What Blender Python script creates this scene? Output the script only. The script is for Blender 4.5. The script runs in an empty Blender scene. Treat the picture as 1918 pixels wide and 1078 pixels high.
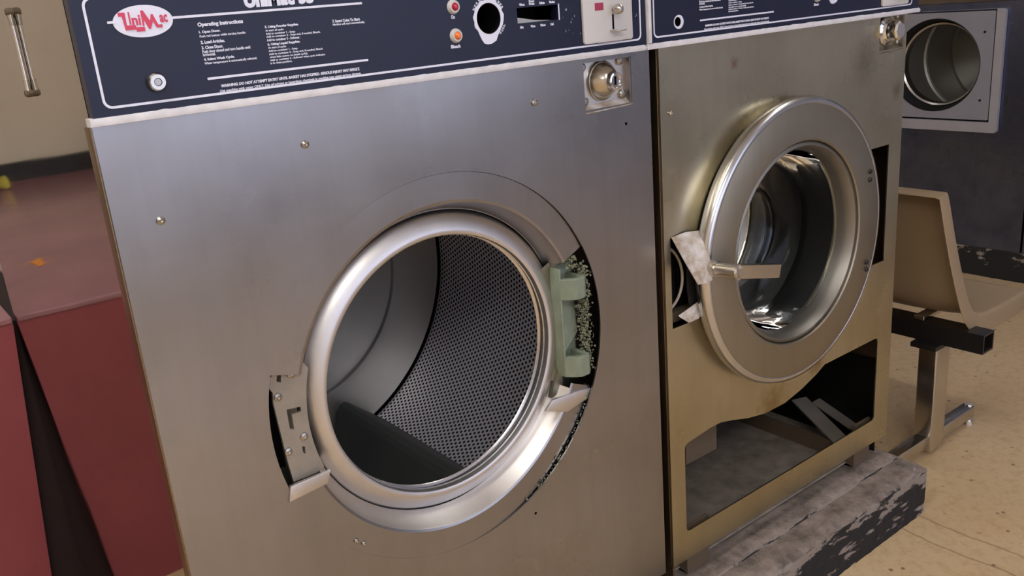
import bpy, bmesh, math, random
from mathutils import Vector, Matrix, noise
random.seed(7)
PI = math.pi
S = 1.2                      # drawing units to metres
C = bpy.context.scene.collection
SC = bpy.context.scene

# ------------------------------------------------------------------ camera
cam = bpy.data.cameras.new('camera'); co = bpy.data.objects.new('camera', cam); C.objects.link(co)
cam.sensor_width = 36; cam.lens = 1674.98 / 1918 * 36; cam.clip_start = .02
R_ = Vector((.7831, -.6166, -.0806)); F_ = Vector((.5698, .7634, -.3041)); U_ = Vector((.2490, .1922, .9492))
m = Matrix((R_, U_, -F_)).transposed().to_4x4(); m.translation = Vector((-.1976, -.8743, 1.0681)) * S
co.matrix_world = m
SC.camera = co
# ------------------------------------------------------------------ view, world, lights
SC.view_settings.view_transform = 'Standard'; SC.view_settings.look = 'None'
SC.view_settings.exposure = 0.0; SC.view_settings.gamma = 1
W = bpy.data.worlds.new('world'); SC.world = W; W.use_nodes = True
W.node_tree.nodes['Background'].inputs[0].default_value = (.75, .82, 1, 1)
W.node_tree.nodes['Background'].inputs[1].default_value = .35
LAMPS = [(-.45, -.35, 1.3, .26), (-.75, -1.95, 1.7, .62), (1.9, -.6, .16, 1.25), (-.9, 1.3, 1.25, .16), (1.2, 1.5, 1.25, .16)]  # second fitting is placed and enlarged to brighten the open drum
LAMP_E = 12.8
CEIL = 2.2

# ------------------------------------------------------------------ materials
def lin(c):
    return tuple(((v / 255) / 12.92 if v / 255 <= .04045 else ((v / 255 + .055) / 1.055) ** 2.4) for v in c)
class NT:
    def __init__(s, name):
        s.m = bpy.data.materials.new(name); s.m.use_nodes = True
        s.t = s.m.node_tree; s.b = s.t.nodes['Principled BSDF']
    def n(s, ty, **kw):
        o = s.t.nodes.new(ty)
        for k, v in kw.items(): setattr(o, k, v)
        return o
    def l(s, a, b): s.t.links.new(a, b)
    def pos(s):
        g = s.n('ShaderNodeNewGeometry'); v = s.n('ShaderNodeVectorMath', operation='SCALE'); v.inputs[3].default_value = 1 / S
        s.l(g.outputs['Position'], v.inputs[0]); return v.outputs[0]
    def mapping(s, src, scale):
        mp = s.n('ShaderNodeMapping'); s.l(src, mp.inputs[0]); mp.inputs['Scale'].default_value = scale; return mp.outputs[0]
    def noise(s, src, scale, detail=4, rough=.55):
        o = s.n('ShaderNodeTexNoise'); s.l(src, o.inputs['Vector'])
        o.inputs['Scale'].default_value = scale; o.inputs['Detail'].default_value = detail; o.inputs['Roughness'].default_value = rough
        return o.outputs[0]
    def ramp(s, src, a, b, va=0., vb=1.):
        o = s.n('ShaderNodeMapRange'); s.l(src, o.inputs[0])
        for i, v in enumerate((a, b, va, vb)): o.inputs[i + 1].default_value = v
        return o.outputs[0]
    def mix(s, f, a, b):
        o = s.n('ShaderNodeMix', data_type='RGBA')
        for k, v in ((0, f), (6, a), (7, b)):
            if isinstance(v, (tuple, float, int)): o.inputs[k].default_value = (*v, 1) if isinstance(v, tuple) else v
            else: s.l(v, o.inputs[k])
        return o.outputs[2]
    def bump(s, h, strength, dist):
        o = s.n('ShaderNodeBump'); s.l(h, o.inputs['Height']); o.inputs['Strength'].default_value = strength
        o.inputs['Distance'].default_value = dist; s.l(o.outputs[0], s.b.inputs['Normal'])
def plain(name, col, rough=.5, metal=0., var=.12, spec=None, nscale=14):
    t = NT(name); p = t.pos(); c = lin(col)
    t.b.inputs['Roughness'].default_value = rough; t.b.inputs['Metallic'].default_value = metal
    f = t.ramp(t.noise(p, nscale), .3, .7)
    t.l(t.mix(f, tuple(v * (1 - var) for v in c), tuple(min(1, v * (1 + var)) for v in c)), t.b.inputs['Base Color'])
    if spec is not None: t.b.inputs['Specular IOR Level'].default_value = spec
    return t.m
def steel(name, col, col2, rough=.3, rvar=.1, streak=(60, 60, 3), stains=(), bumpy=.15, blot=2.2, bscale=2.5, metal=1.):
    t = NT(name); p = t.pos(); b = t.b
    b.inputs['Metallic'].default_value = 1
    f = t.ramp(t.noise(p, blot, 5, .6), .35, .65)
    c = t.mix(f, lin(col), lin(col2))
    st = t.noise(t.mapping(p, streak), 1.0, 3)
    c = t.mix(t.ramp(st, .45, .75, 0, .12), c, lin(tuple(v * .75 for v in col)))
    for (sx, sy, sz, r, sc) in stains:
        d = t.n('ShaderNodeVectorMath', operation='DISTANCE'); t.l(p, d.inputs[0]); d.inputs[1].default_value = (sx, sy, sz)
        nn = t.noise(p, 55, 4, .7)
        ad = t.n('ShaderNodeMath', operation='MULTIPLY_ADD'); t.l(nn, ad.inputs[0]); ad.inputs[1].default_value = r * 1.6; t.l(d.outputs['Value'], ad.inputs[2])
        c = t.mix(t.ramp(ad.outputs[0], r * .9, r * 1.8, .75, 0), c, lin(sc))
    t.l(c, b.inputs['Base Color'])
    rr = t.ramp(t.noise(p, 5, 5, .6), .3, .7, rough - rvar, rough + rvar)
    t.l(rr, b.inputs['Roughness'])
    t.bump(t.noise(p, bscale, 2), bumpy, .02)
    b.inputs['Metallic'].default_value = metal
    return t.m
M = {}
M['steel'] = steel('brushed_steel', (164, 162, 163), (146, 142, 138), .30, .05, bumpy=.15)
M['bezel'] = steel('matte_bezel_steel', (222, 218, 216), (200, 196, 192), .42, .04)
M['steel2'] = steel('stained_steel', (198, 191, 168), (172, 163, 136), .30, .08, bumpy=.15, stains=[
    (.90, 0, .955, .012, (150, 95, 75)), (.762, 0, .905, .014, (185, 170, 140)), (1.0, 0, .365, .05, (150, 128, 92)), (1.13, 0, .40, .03, (140, 118, 82)),
    (1.25, 0, .92, .05, (150, 142, 118)), (1.36, 0, .86, .02, (135, 125, 95))])
M['side'] = steel('polished_side_steel', (190, 186, 178), (178, 174, 164), .055, .02, streak=(3, 3, 40), bumpy=.25, bscale=1.6)
M['side2'] = steel('tan_side_steel', (150, 132, 108), (130, 112, 90), .4, .05)
M['collar'] = steel('collar_steel', (168, 161, 156), (150, 144, 138), .36, .05)
M['bright'] = steel('bright_steel', (214, 212, 212), (190, 188, 186), .24, .05)
M['doorsteel'] = steel('door_steel', (163, 155, 139), (149, 141, 124), .42, .05)
M['tubface'] = steel('dull_tub_steel', (168, 166, 150), (145, 142, 126), .42, .06, blot=12)
M['drumback'] = steel('drum_back_steel', (196, 194, 190), (176, 174, 170), .38, .05, streak=(5, 5, 5), bumpy=.2, metal=.6)
M['drumdull'] = plain('dull_drum_lining', (126, 124, 120), .5, .2, .15)
M['clamp'] = steel('clamp_steel', (150, 146, 140), (130, 126, 120), .48, .04)
M['braceg'] = plain('dusty_grey_bar', (120, 114, 106), .8)
M['paddle'] = plain('paddle_dark', (84, 88, 84), .4, .3, .1)
M['darksteel'] = steel('dark_steel', (66, 66, 66), (52, 52, 52), .42, .06)
M['chrome'] = plain('chrome', (225, 222, 218), .1, 1., .03)
M['dullchrome'] = plain('dull_chrome', (200, 194, 184), .25, 1., .1)
M['screw'] = plain('screw_metal', (170, 165, 155), .3, 1., .1)
M['navy'] = plain('navy_panel_film', (27, 32, 54), .33, 0, .06, spec=.3)
M['white'] = plain('white_print', (222, 224, 240), .4, 0, .02)
M['trim'] = plain('worn_white_trim', (212, 210, 214), .45, 0, .1, nscale=60)
M['red'] = plain('red_print', (205, 60, 92), .4, 0, .03)
M['redlens'] = plain('red_lens', (170, 18, 44), .15, 0, .05)
M['orangelens'] = plain('orange_lens', (232, 118, 44), .15, 0, .05)
M['plate'] = plain('light_grey_paint', (198, 195, 193), .45, 0, .03)
M['labelred'] = plain('label_red', (160, 50, 80), .5, 0, .03)
M['black'] = plain('black_cavity', (8, 8, 9), .9, 0, .1, spec=.1)  # near-black put in for the shade inside holes and gaps
M['blackpaint'] = plain('black_paint', (28, 26, 26), .35, 0, .2)
M['rubber'] = plain('black_rubber', (22, 22, 22), .6)
M['maroon'] = plain('maroon_paint', (134, 60, 68), .3, 0, .1, nscale=5)
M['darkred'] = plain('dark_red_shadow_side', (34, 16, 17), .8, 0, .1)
M['hingeplate'] = plain('dull_grey_plate', (150, 141, 130), .45, .3, .12, nscale=35)
M['maroontop'] = plain('maroon_top_sheen', (150, 104, 110), .25, 0, .1, nscale=5)  # paler than the front board: grazing reflection put into the colour
M['beige'] = plain('beige_wall', (232, 218, 196), .8, 0, .04, nscale=3)
M['ceil'] = plain('ceiling_white', (222, 222, 224), .9, 0, .03)
M['green'] = plain('pale_green_casting', (126, 136, 118), .5, 0, .12, nscale=60)
M['lint'] = plain('grey_lint', (122, 124, 102), .95, 0, .25, nscale=90)
M['flap'] = steel('dirty_white_metal', (206, 201, 198), (150, 130, 108), .5, .05, blot=45, metal=0.)
M['wire'] = plain('grey_wire', (170, 160, 145), .5)
M['chair'] = plain('tan_plastic', (148, 127, 100), .42, 0, .05, nscale=5)
M['dryerpaint'] = plain('grey_dryer_paint', (150, 150, 162), .4, .2, .04)
M['dryertrim'] = plain('dryer_trim', (176, 175, 184), .35, .3, .05)
M['dryerpanel'] = steel('dryer_panel_steel', (120, 130, 162), (92, 100, 128), .3, .08, blot=5, bumpy=.3)
M['dryertop'] = steel('dryer_top_steel', (140, 132, 124), (120, 112, 104), .3, .06)
M['dustpan'] = plain('dusty_grey_pan', (134, 124, 112), .85, 0, .3, nscale=30)
M['brownplate'] = plain('brown_primer', (92, 78, 62), .7)
M['greypaint'] = plain('grey_wall_paint', (175, 178, 190), .8)
M['paper'] = plain('orange_paper', (225, 140, 50), .8)
M['yellow'] = plain('yellow_plastic', (215, 205, 80), .6)

def emit(name, col, e):
    mt = bpy.data.materials.new(name); mt.use_nodes = True; t = mt.node_tree; t.nodes.clear()
    o = t.nodes.new('ShaderNodeOutputMaterial'); n = t.nodes.new('ShaderNodeEmission')
    n.inputs[0].default_value = (*col, 1); n.inputs[1].default_value = e; t.links.new(n.outputs[0], o.inputs[0]); return mt
M['lamp'] = emit('lamp_diffuser', (1, .97, .93), LAMP_E)
M['day'] = emit('added_window_glow', (.72, .77, 1.0), 2.6)

def glass_mat():
    t = NT('door_glass'); b = t.b
    b.inputs['Base Color'].default_value = (.80, .83, .84, 1); b.inputs['Roughness'].default_value = .02; b.inputs['Specular IOR Level'].default_value = .3
    b.inputs['Transmission Weight'].default_value = 1; b.inputs['IOR'].default_value = 1.13
    return t.m
M['glass'] = glass_mat()
def perf_mat():
    t = NT('perforated_steel'); b = t.b
    uv = t.n('ShaderNodeUVMap'); w = .0088
    mp = t.mapping(uv.outputs[0], (1 / w, 1 / (w * 1.732), 1))
    ds = []
    for off in (0, .5):
        a = t.n('ShaderNodeVectorMath', operation='ADD'); t.l(mp, a.inputs[0]); a.inputs[1].default_value = (off, off, 0)
        f = t.n('ShaderNodeVectorMath', operation='FRACTION'); t.l(a.outputs[0], f.inputs[0])
        s_ = t.n('ShaderNodeVectorMath', operation='SUBTRACT'); t.l(f.outputs[0], s_.inputs[0]); s_.inputs[1].default_value = (.5, .5, 0)
        k = t.n('ShaderNodeVectorMath', operation='MULTIPLY'); t.l(s_.outputs[0], k.inputs[0]); k.inputs[1].default_value = (1, 1.732, 0)
        ln = t.n('ShaderNodeVectorMath', operation='LENGTH'); t.l(k.outputs[0], ln.inputs[0]); ds.append(ln.outputs['Value'])
    mn = t.n('ShaderNodeMath', operation='MINIMUM'); t.l(ds[0], mn.inputs[0]); t.l(ds[1], mn.inputs[1])
    h = t.ramp(mn.outputs[0], .25, .32)
    t.l(t.mix(h, lin((10, 10, 10)), lin((238, 236, 246))), b.inputs['Base Color'])
    t.l(t.ramp(h, 0, 1, 0, .55), b.inputs['Metallic'])
    t.l(t.ramp(h, 0, 1, .9, .36), b.inputs['Roughness'])
    t.bump(h, .5, .001)
    return t.m
M['perf'] = perf_mat()
def floor_mat():
    t = NT('terrazzo_floor'); p = t.pos(); b = t.b
    c = t.mix(t.ramp(t.noise(p, 1.6, 5), .35, .65), lin((198, 170, 130)), lin((212, 186, 148)))
    c = t.mix(t.ramp(t.noise(p, 45, 4, .75), .47, .68, 0, .5), c, lin((172, 134, 92)))
    vo = t.n('ShaderNodeTexVoronoi'); t.l(t.mapping(p, (1, 1, 1)), vo.inputs['Vector']); vo.inputs['Scale'].default_value = 32; vo.inputs['Randomness'].default_value = 1
    gate = t.ramp(t.noise(p, 25, 2), .5, .56)
    sp = t.n('ShaderNodeMath', operation='MULTIPLY'); t.l(t.ramp(vo.outputs['Distance'], .10, .17, .8, 0), sp.inputs[0]); t.l(gate, sp.inputs[1])
    c = t.mix(sp.outputs[0], c, lin((110, 82, 56)))
    # two fine cracks running over the floor
    sx = t.n('ShaderNodeSeparateXYZ'); t.l(p, sx.inputs[0])
    for cx_ in (1.385, 1.318):
        wob = t.n('ShaderNodeMath', operation='MULTIPLY_ADD'); t.l(t.noise(p, 9, 4), wob.inputs[0]); wob.inputs[1].default_value = .03; t.l(sx.outputs[0], wob.inputs[2])
        d = t.n('ShaderNodeMath', operation='SUBTRACT'); t.l(wob.outputs[0], d.inputs[0]); d.inputs[1].default_value = cx_ + .015
        ab = t.n('ShaderNodeMath', operation='ABSOLUTE'); t.l(d.outputs[0], ab.inputs[0])
        c = t.mix(t.ramp(ab.outputs[0], .0008, .004, .55, 0), c, lin((120, 88, 58)))
    t.l(c, b.inputs['Base Color']); b.inputs['Roughness'].default_value = .42
    return t.m
M['floor'] = floor_mat()
def plinth_mat(name, thr, a, bcol):
    t = NT(name); p = t.pos(); b = t.b
    g = t.n('ShaderNodeNewGeometry'); sx = t.n('ShaderNodeSeparateXYZ'); t.l(g.outputs['Normal'], sx.inputs[0])
    conc = t.mix(t.ramp(t.noise(p, 22, 6, .7), .35, .65), lin((92, 82, 74)), lin((150, 136, 126)))
    conc = t.mix(t.ramp(t.noise(t.mapping(p, (1, 5, 1)), 14, 4, .7), .55, .75, 0, .5), conc, lin((84, 70, 62)))
    sz = t.n('ShaderNodeSeparateXYZ'); t.l(p, sz.inputs[0])
    wr = t.n('ShaderNodeMath', operation='ADD'); t.l(t.noise(t.mapping(p, (.8, 1, 2.6)), 15, 7, .68), wr.inputs[0]); t.l(t.ramp(sz.outputs[2], .05, .112, -.03, .09), wr.inputs[1])
    chips = t.ramp(wr.outputs[0], thr, thr + .025)
    side = t.mix(chips, lin((30, 29, 30)), lin((140, 130, 122)))
    c = t.mix(t.ramp(sx.outputs[2], .55, .75), side, conc)
    t.l(c, b.inputs['Base Color']); b.inputs['Roughness'].default_value = .85
    t.bump(t.noise(p, 40, 6, .7), .5, .006)
    return t.m
M['plinth'] = plinth_mat('chipped_plinth', .525, 0, 0)
M['kick'] = plinth_mat('chipped_kick', .60, 0, 0)

# ------------------------------------------------------------------ mesh helpers
ORG = {}
def link(o): C.objects.link(o); return o
def thing(name, label, cat, loc=(0, 0, 0), group=None):
    o = bpy.data.objects.new(name, None); link(o); o.empty_display_size = .05
    o.location = Vector(loc) * S; ORG[o.name] = Vector(loc)
    o['label'] = label; o['category'] = cat
    if group: o['group'] = group
    return o
def tag(o, label, cat, group=None):
    o['label'] = label; o['category'] = cat
    if group: o['group'] = group
    return o
class MB:
    def __init__(s): s.v = []; s.f = []; s.uv = None
    def add(s, vs, fs):
        n = len(s.v); s.v += [Vector(v) for v in vs]; s.f += [tuple(i + n for i in f) for f in fs]; return s
    def box(s, x0, x1, y0, y1, z0, z1, bev=0.):
        bm = bmesh.new(); bmesh.ops.create_cube(bm, size=1)
        for v in bm.verts:
            v.co = Vector(((x0 + x1) / 2 + v.co.x * (x1 - x0), (y0 + y1) / 2 + v.co.y * (y1 - y0), (z0 + z1) / 2 + v.co.z * (z1 - z0)))
        if bev: bmesh.ops.bevel(bm, geom=bm.edges[:], offset=bev, segments=3, affect='EDGES', profile=.5)
        s.frombm(bm); return s
    def frombm(s, bm, mat=None):
        bm.verts.index_update()
        s.add([(mat @ v.co) if mat else v.co.copy() for v in bm.verts], [tuple(v.index for v in f.verts) for f in bm.faces]); bm.free()
    def lathe(s, prof, cx, cz, a0=0., a1=360., n=96, cap=False):
        """revolve (r, y) profile about the y axis at (cx, cz)"""
        full = abs(a1 - a0) >= 359.9; k = n if full else n + 1; m_ = len(prof)
        vs = []
        for i in range(k):
            a = math.radians(a0 + (a1 - a0) * i / n)
            for (r, y) in prof: vs.append((cx + r * math.cos(a), y, cz + r * math.sin(a)))
        fs = []
        for i in range(n):
            j = (i + 1) % k
            for q in range(m_ - 1): fs.append((i * m_ + q, j * m_ + q, j * m_ + q + 1, i * m_ + q + 1))
        if cap and not full: fs += [tuple(range(m_)), tuple(k * m_ - 1 - q for q in range(m_))]
        return s.add(vs, fs)
    def cyl(s, p0, p1, r0, r1=None, n=24):
        if r1 is None: r1 = r0
        p0 = Vector(p0); p1 = Vector(p1); d = (p1 - p0).normalized(); a = d.orthogonal().normalized(); b = d.cross(a)
        vs = []
        for (p, r) in ((p0, r0), (p1, r1)):
            for i in range(n): t = 2 * PI * i / n; vs.append(p + a * r * math.cos(t) + b * r * math.sin(t))
        fs = [(i, (i + 1) % n, n + (i + 1) % n, n + i) for i in range(n)] + [tuple(range(n))[::-1], tuple(range(n, 2 * n))]
        return s.add(vs, fs)
    def tube(s, pts, r, n=10):
        pts = [Vector(p) for p in pts]; vs = []; a = None
        for i, p in enumerate(pts):
            d = (pts[min(i + 1, len(pts) - 1)] - pts[max(i - 1, 0)]).normalized()
            if a is None: a = d.orthogonal().normalized()
            a = (a - d * a.dot(d)).normalized(); b = d.cross(a)
            rr = r[i] if isinstance(r, (list, tuple)) else r
            for k in range(n): t = 2 * PI * k / n; vs.append(p + a * rr * math.cos(t) + b * rr * math.sin(t))
        fs = []
        for i in range(len(pts) - 1):
            for k in range(n): fs.append((i * n + k, i * n + (k + 1) % n, (i + 1) * n + (k + 1) % n, (i + 1) * n + k))
        fs += [tuple(range(n))[::-1], tuple(range((len(pts) - 1) * n, len(pts) * n))]
        return s.add(vs, fs)
    def prism(s, poly, y0, y1, plane='xz'):
        return s.sheet(poly, [], y0, y1, plane)
    def sheet(s, outline, holes, y0, y1, plane='xz', bev=0.):
        """plate from a 2D outline with holes, thickness y0..y1 along the plane's normal"""
        cu = bpy.data.curves.new('c', 'CURVE'); cu.dimensions = '2D'; cu.fill_mode = 'BOTH'
        cu.extrude = (y1 - y0) / 2 - bev
        if bev: cu.bevel_depth = bev; cu.bevel_resolution = 1
        for lp in [outline] + holes:
            sp = cu.splines.new('POLY'); sp.points.add(len(lp) - 1); sp.use_cyclic_u = True
            for i, (a, b) in enumerate(lp): sp.points[i].co = (a, b, 0, 1)
        s.fromcurve(cu, (y0 + y1) / 2, plane); return s
    def fromcurve(s, cu, y, plane='xz', fit=None):
        o = bpy.data.objects.new('t', cu); C.objects.link(o)
        bpy.context.view_layer.update()
        me = bpy.data.meshes.new_from_object(o.evaluated_get(bpy.context.evaluated_depsgraph_get()))
        vs = [v.co.copy() for v in me.vertices]; fs = [tuple(p.vertices) for p in me.polygons]
        bpy.data.objects.remove(o); bpy.data.curves.remove(cu); bpy.data.meshes.remove(me)
        if fit and vs:
            x0, x1, z0, z1 = fit; ax = min(v.x for v in vs); bx = max(v.x for v in vs); az = min(v.y for v in vs); bz = max(v.y for v in vs)
            for v in vs:
                v.x = x0 + (v.x - ax) / (bx - ax) * (x1 - x0)
                v.y = (z0 + (v.y - az) / (bz - az) * (z1 - z0)) if z1 is not None else z0 + v.y
        if plane == 'xz': vs = [Vector((v.x, y - v.z, v.y)) for v in vs]
        elif plane == 'yz': vs = [Vector((y + v.z, v.x, v.y)) for v in vs]
        else: vs = [Vector((v.x, v.y, y + v.z)) for v in vs]
        return s.add(vs, fs)
    def text(s, st, x0, x1, z0, z1, y, bold=.0, shear=0.):
        cu = bpy.data.curves.new('f', 'FONT'); cu.body = st; cu.size = .01; cu.extrude = .0002; cu.offset = bold; cu.shear = shear
        cu.resolution_u = 3
        s.fromcurve(cu, y, 'xz', (x0, x1, z0, z1)); return s
    def move(s, fn): s.v = [Vector(fn(v)) for v in s.v]; return s
    def build(s, name, mt, parent=None, smooth=True, angle=32, label=None):
        org = ORG[parent.name] if parent else Vector((0, 0, 0))
        if not parent:
            xs = [v.x for v in s.v]; ys = [v.y for v in s.v]; zs = [v.z for v in s.v]
            org = Vector(((min(xs) + max(xs)) / 2, (min(ys) + max(ys)) / 2, min(zs)))
        me = bpy.data.meshes.new(name); me.from_pydata([(v - org) * S for v in s.v], [], s.f)
        bm = bmesh.new(); bm.from_mesh(me); bmesh.ops.remove_doubles(bm, verts=bm.verts, dist=1e-6)
        bmesh.ops.recalc_face_normals(bm, faces=bm.faces); bm.to_mesh(me); bm.free()
        if s.uv:
            ul = me.uv_layers.new(name='UVMap')
            for p in me.polygons:
                q = [s.uv(Vector(me.vertices[vi].co) / S + org) for vi in p.vertices]
                us = [a for a, b in q]
                for k, li in enumerate(p.loop_indices):
                    u = q[k][0]
                    if max(us) - min(us) > s.wrap / 2 and u < s.wrap / 2: u += s.wrap
                    ul.data[li].uv = (u, q[k][1])
        if smooth: me.shade_smooth(); me.set_sharp_from_angle(angle=math.radians(angle))
        me.materials.append(M[mt] if isinstance(mt, str) else mt)
        o = bpy.data.objects.new(name, me); link(o); ORG[o.name] = org
        if parent: o.parent = parent
        else: o.location = org * S
        if label: o['label'] = label
        return o
def struct(o): o['kind'] = 'structure'; return o
def circ(cx, cz, r, n=96, a0=0, a1=360, rz=None):
    full = abs(a1 - a0) >= 360; k = n if full else n + 1
    return [(cx + r * math.cos(math.radians(a0 + (a1 - a0) * i / n)), cz + (rz or r) * math.sin(math.radians(a0 + (a1 - a0) * i / n))) for i in range(k)]
def rrect(x0, x1, z0, z1, r, n=6):
    o = []
    for (cx, cz, a) in ((x1 - r, z1 - r, 0), (x0 + r, z1 - r, 90), (x0 + r, z0 + r, 180), (x1 - r, z0 + r, 270)):
        for i in range(n + 1): t = math.radians(a + 90 * i / n); o.append((cx + r * math.cos(t), cz + r * math.sin(t)))
    return o
def rect(x0, x1, z0, z1): return [(x0, z0), (x1, z0), (x1, z1), (x0, z1)]
def roundpoly(pts, r, n=4):
    o = []
    for i in range(len(pts)):
        p = Vector(pts[i]); a = Vector(pts[i - 1]); b = Vector(pts[(i + 1) % len(pts)])
        da = (a - p); db = (b - p)
        if da.angle(db) > 2.6 or min(da.length, db.length) < 2.2 * r: o.append(tuple(p)); continue
        q0 = p + da.normalized() * r; q1 = p + db.normalized() * r
        for k in range(n + 1):
            t = k / n; v = q0 * (1 - t) ** 2 + p * 2 * t * (1 - t) + q1 * t * t; o.append((v.x, v.y))
    return o

# ------------------------------------------------------------------ room
XL, XR, YF, YB = -2.6, 3.75, -3.4, 2.75
struct(MB().box(XL, XR, YF, YB, -.08, 0).build('floor', 'floor', None, False))
struct(MB().box(XL, XR, YF, YB, CEIL, CEIL + .06).build('ceiling', 'ceil', None, False))
struct(MB().box(XL - .1, XL, YF, YB, 0, CEIL).build('wall_left', 'beige', None, False))
struct(MB().box(XR, XR + .1, YF, YB, 0, CEIL).build('wall_right', 'greypaint', None, False))
struct(MB().box(XL, XR, YB, YB + .1, 0, CEIL).build('wall_back', 'beige', None, False))
wx0, wx1, wz0, wz1 = -.7, 3.2, .50, 1.95  # unseen window, added and widened for bluish light on the steel
struct(MB().sheet(rect(XL, XR, 0, CEIL), [rect(wx0, wx1, wz0, wz1)], YF - .1, YF).build('wall_front', 'greypaint', None, False))
wn = MB().sheet(rect(wx0, wx1, wz0, wz1), [rect(wx0 + .05 + i * .96, wx0 + .05 + i * .96 + .91, wz0 + .05, wz1 - .05) for i in range(4)], YF - .07, YF - .02)
wf = struct(wn.build('added_window', 'trim', None, False))
MB().box(wx0 + .02, wx1 - .02, YF - .05, YF - .045, wz0 + .02, wz1 - .02).build('pane', 'day', wf, False)
for i, (x, y, a, b) in enumerate(LAMPS):
    t = thing('ceiling_light', ['wide fluorescent fitting on the ceiling over the open washer', 'unseen ceiling fitting near the added window, enlarged to brighten the open drum', 'long fluorescent fitting on the ceiling beside the dryers, turned along them', 'long fluorescent fitting on the ceiling above the maroon counter', 'long fluorescent fitting on the ceiling behind the washers'][i], 'ceiling light', (x, y, CEIL - .06), 'fluorescent lights on the ceiling')
    MB().box(x - a / 2, x + a / 2, y - b / 2, y + b / 2, CEIL - .05, CEIL - .001).build('housing', 'trim', t, False)
    MB().box(x - a / 2 + .01, x + a / 2 - .01, y - b / 2 + .01, y + b / 2 - .01, CEIL - .06, CEIL - .05).build('diffuser', 'lamp', t, False)

# ------------------------------------------------------------------ plinth under the washers
PZ = .114
def ragged(x, y, z, amp):
    n = noise.noise_vector(Vector((x * 18, y * 18, z * 18)))
    n2 = noise.noise_vector(Vector((x * 60, y * 60, z * 60)))
    return Vector((x, y, z)) + n * amp + n2 * amp * .5
def rough_block(x0, x1, y0, y1, z0, z1, nx, ny, nz, amp, chip=.012):
    bm = bmesh.new(); idx = {}
    def gv(i, j, k):
        if (i, j, k) not in idx:
            x = x0 + (x1 - x0) * i / nx; y = y0 + (y1 - y0) * j / ny; z = z0 + (z1 - z0) * k / nz
            # rounded, chipped arris
            fy = (j == 0); top = (k == nz); fx = (i == nx)
            if top and (fy or fx):
                c = chip * (.5 + .9 * abs(noise.noise(Vector((x * 25, y * 25, 3)))))
                if fy: y += c
                if fx: x -= c
                z -= c * .6
            v = ragged(x, y, z, amp)
            if k == 0: v.z = z0
            idx[(i, j, k)] = bm.verts.new(v)
        return idx[(i, j, k)]
    for i in range(nx):
        for k in range(nz):
            bm.faces.new((gv(i, 0, k), gv(i + 1, 0, k), gv(i + 1, 0, k + 1), gv(i, 0, k + 1)))
    for i in range(nx):
        for j in range(ny):
            bm.faces.new((gv(i, j, nz), gv(i + 1, j, nz), gv(i + 1, j + 1, nz), gv(i, j + 1, nz)))
    for j in range(ny):
        for k in range(nz):
            bm.faces.new((gv(nx, j, k), gv(nx, j + 1, k), gv(nx, j + 1, k + 1), gv(nx, j, k + 1)))
            bm.faces.new((gv(0, j + 1, k), gv(0, j, k), gv(0, j, k + 1), gv(0, j + 1, k + 1)))
    mb = MB(); mb.frombm(bm); return mb
pl = thing('plinth', 'long concrete plinth with chipped black paint that both steel washers stand on', 'plinth', (.7, .4, 0))
rough_block(.002, 1.405, -.078, .80, 0, PZ - .006, 220, 60, 14, .0022).build('base_block', 'plinth', pl, True, 60)
rough_block(.004, 1.392, -.022, .79, PZ - .012, PZ, 220, 50, 2, .0012, .004).build('top_layer', 'plinth', pl, True, 60)

# ------------------------------------------------------------------ washers
ZB, ZT, ZC, DEP = .159, .992, 1.13, .852
def cabinet(x0, x1, parent, mt, left='side'):
    t = .004
    mb = MB()
    mb.box(x0 + t, x1 - t, .003, DEP, ZC - t, ZC)                    # top
    mb.box(x0 + t, x1 - t, DEP - t, DEP, ZB, ZC - t)                 # back
    mb.box(x1 - t, x1, .002, DEP, ZB, ZC)                            # right side
    mb.box(x0 + t, x1 - t, .56, DEP - t, ZB, ZB + .003)              # base pan
    mb.build('cabinet', mt, parent, False)
    MB().sheet(rect(.002, DEP, ZB - .04, ZC), [], x0, x0 + t, 'yz').build('side_panel', left, parent, False)
    MB().box(x0 - .0008, x0 + .0010, .0035, .024, ZB, ZT - .002, .0004).build('corner_seam', 'side2', parent)
def bolt(mb, x, y, z, r, h):
    """hex or pan head facing -y"""
    mb.lathe([(0, y - h), (r * .6, y - h), (r, y - h * .5), (r, y)], x, z, n=12)
def screw_part(x, z, parent, r=.0042, y=0., name='screw', mt='screw'):
    mb = MB(); mb.lathe([(0, y - .002), (r * .4, y - .0032), (r, y - .002), (r * 1.05, y)], x, z, n=16)
    mb.build(name, mt, parent)
def ruler(parent, x0, x1, z, h=.0022, y=-.0158):
    MB().sheet(roundpoly(rect(x0, x1, z - h / 2, z + h / 2), .0006), [], y - .0004, y).build('printed_line', 'white', parent, False)
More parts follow.
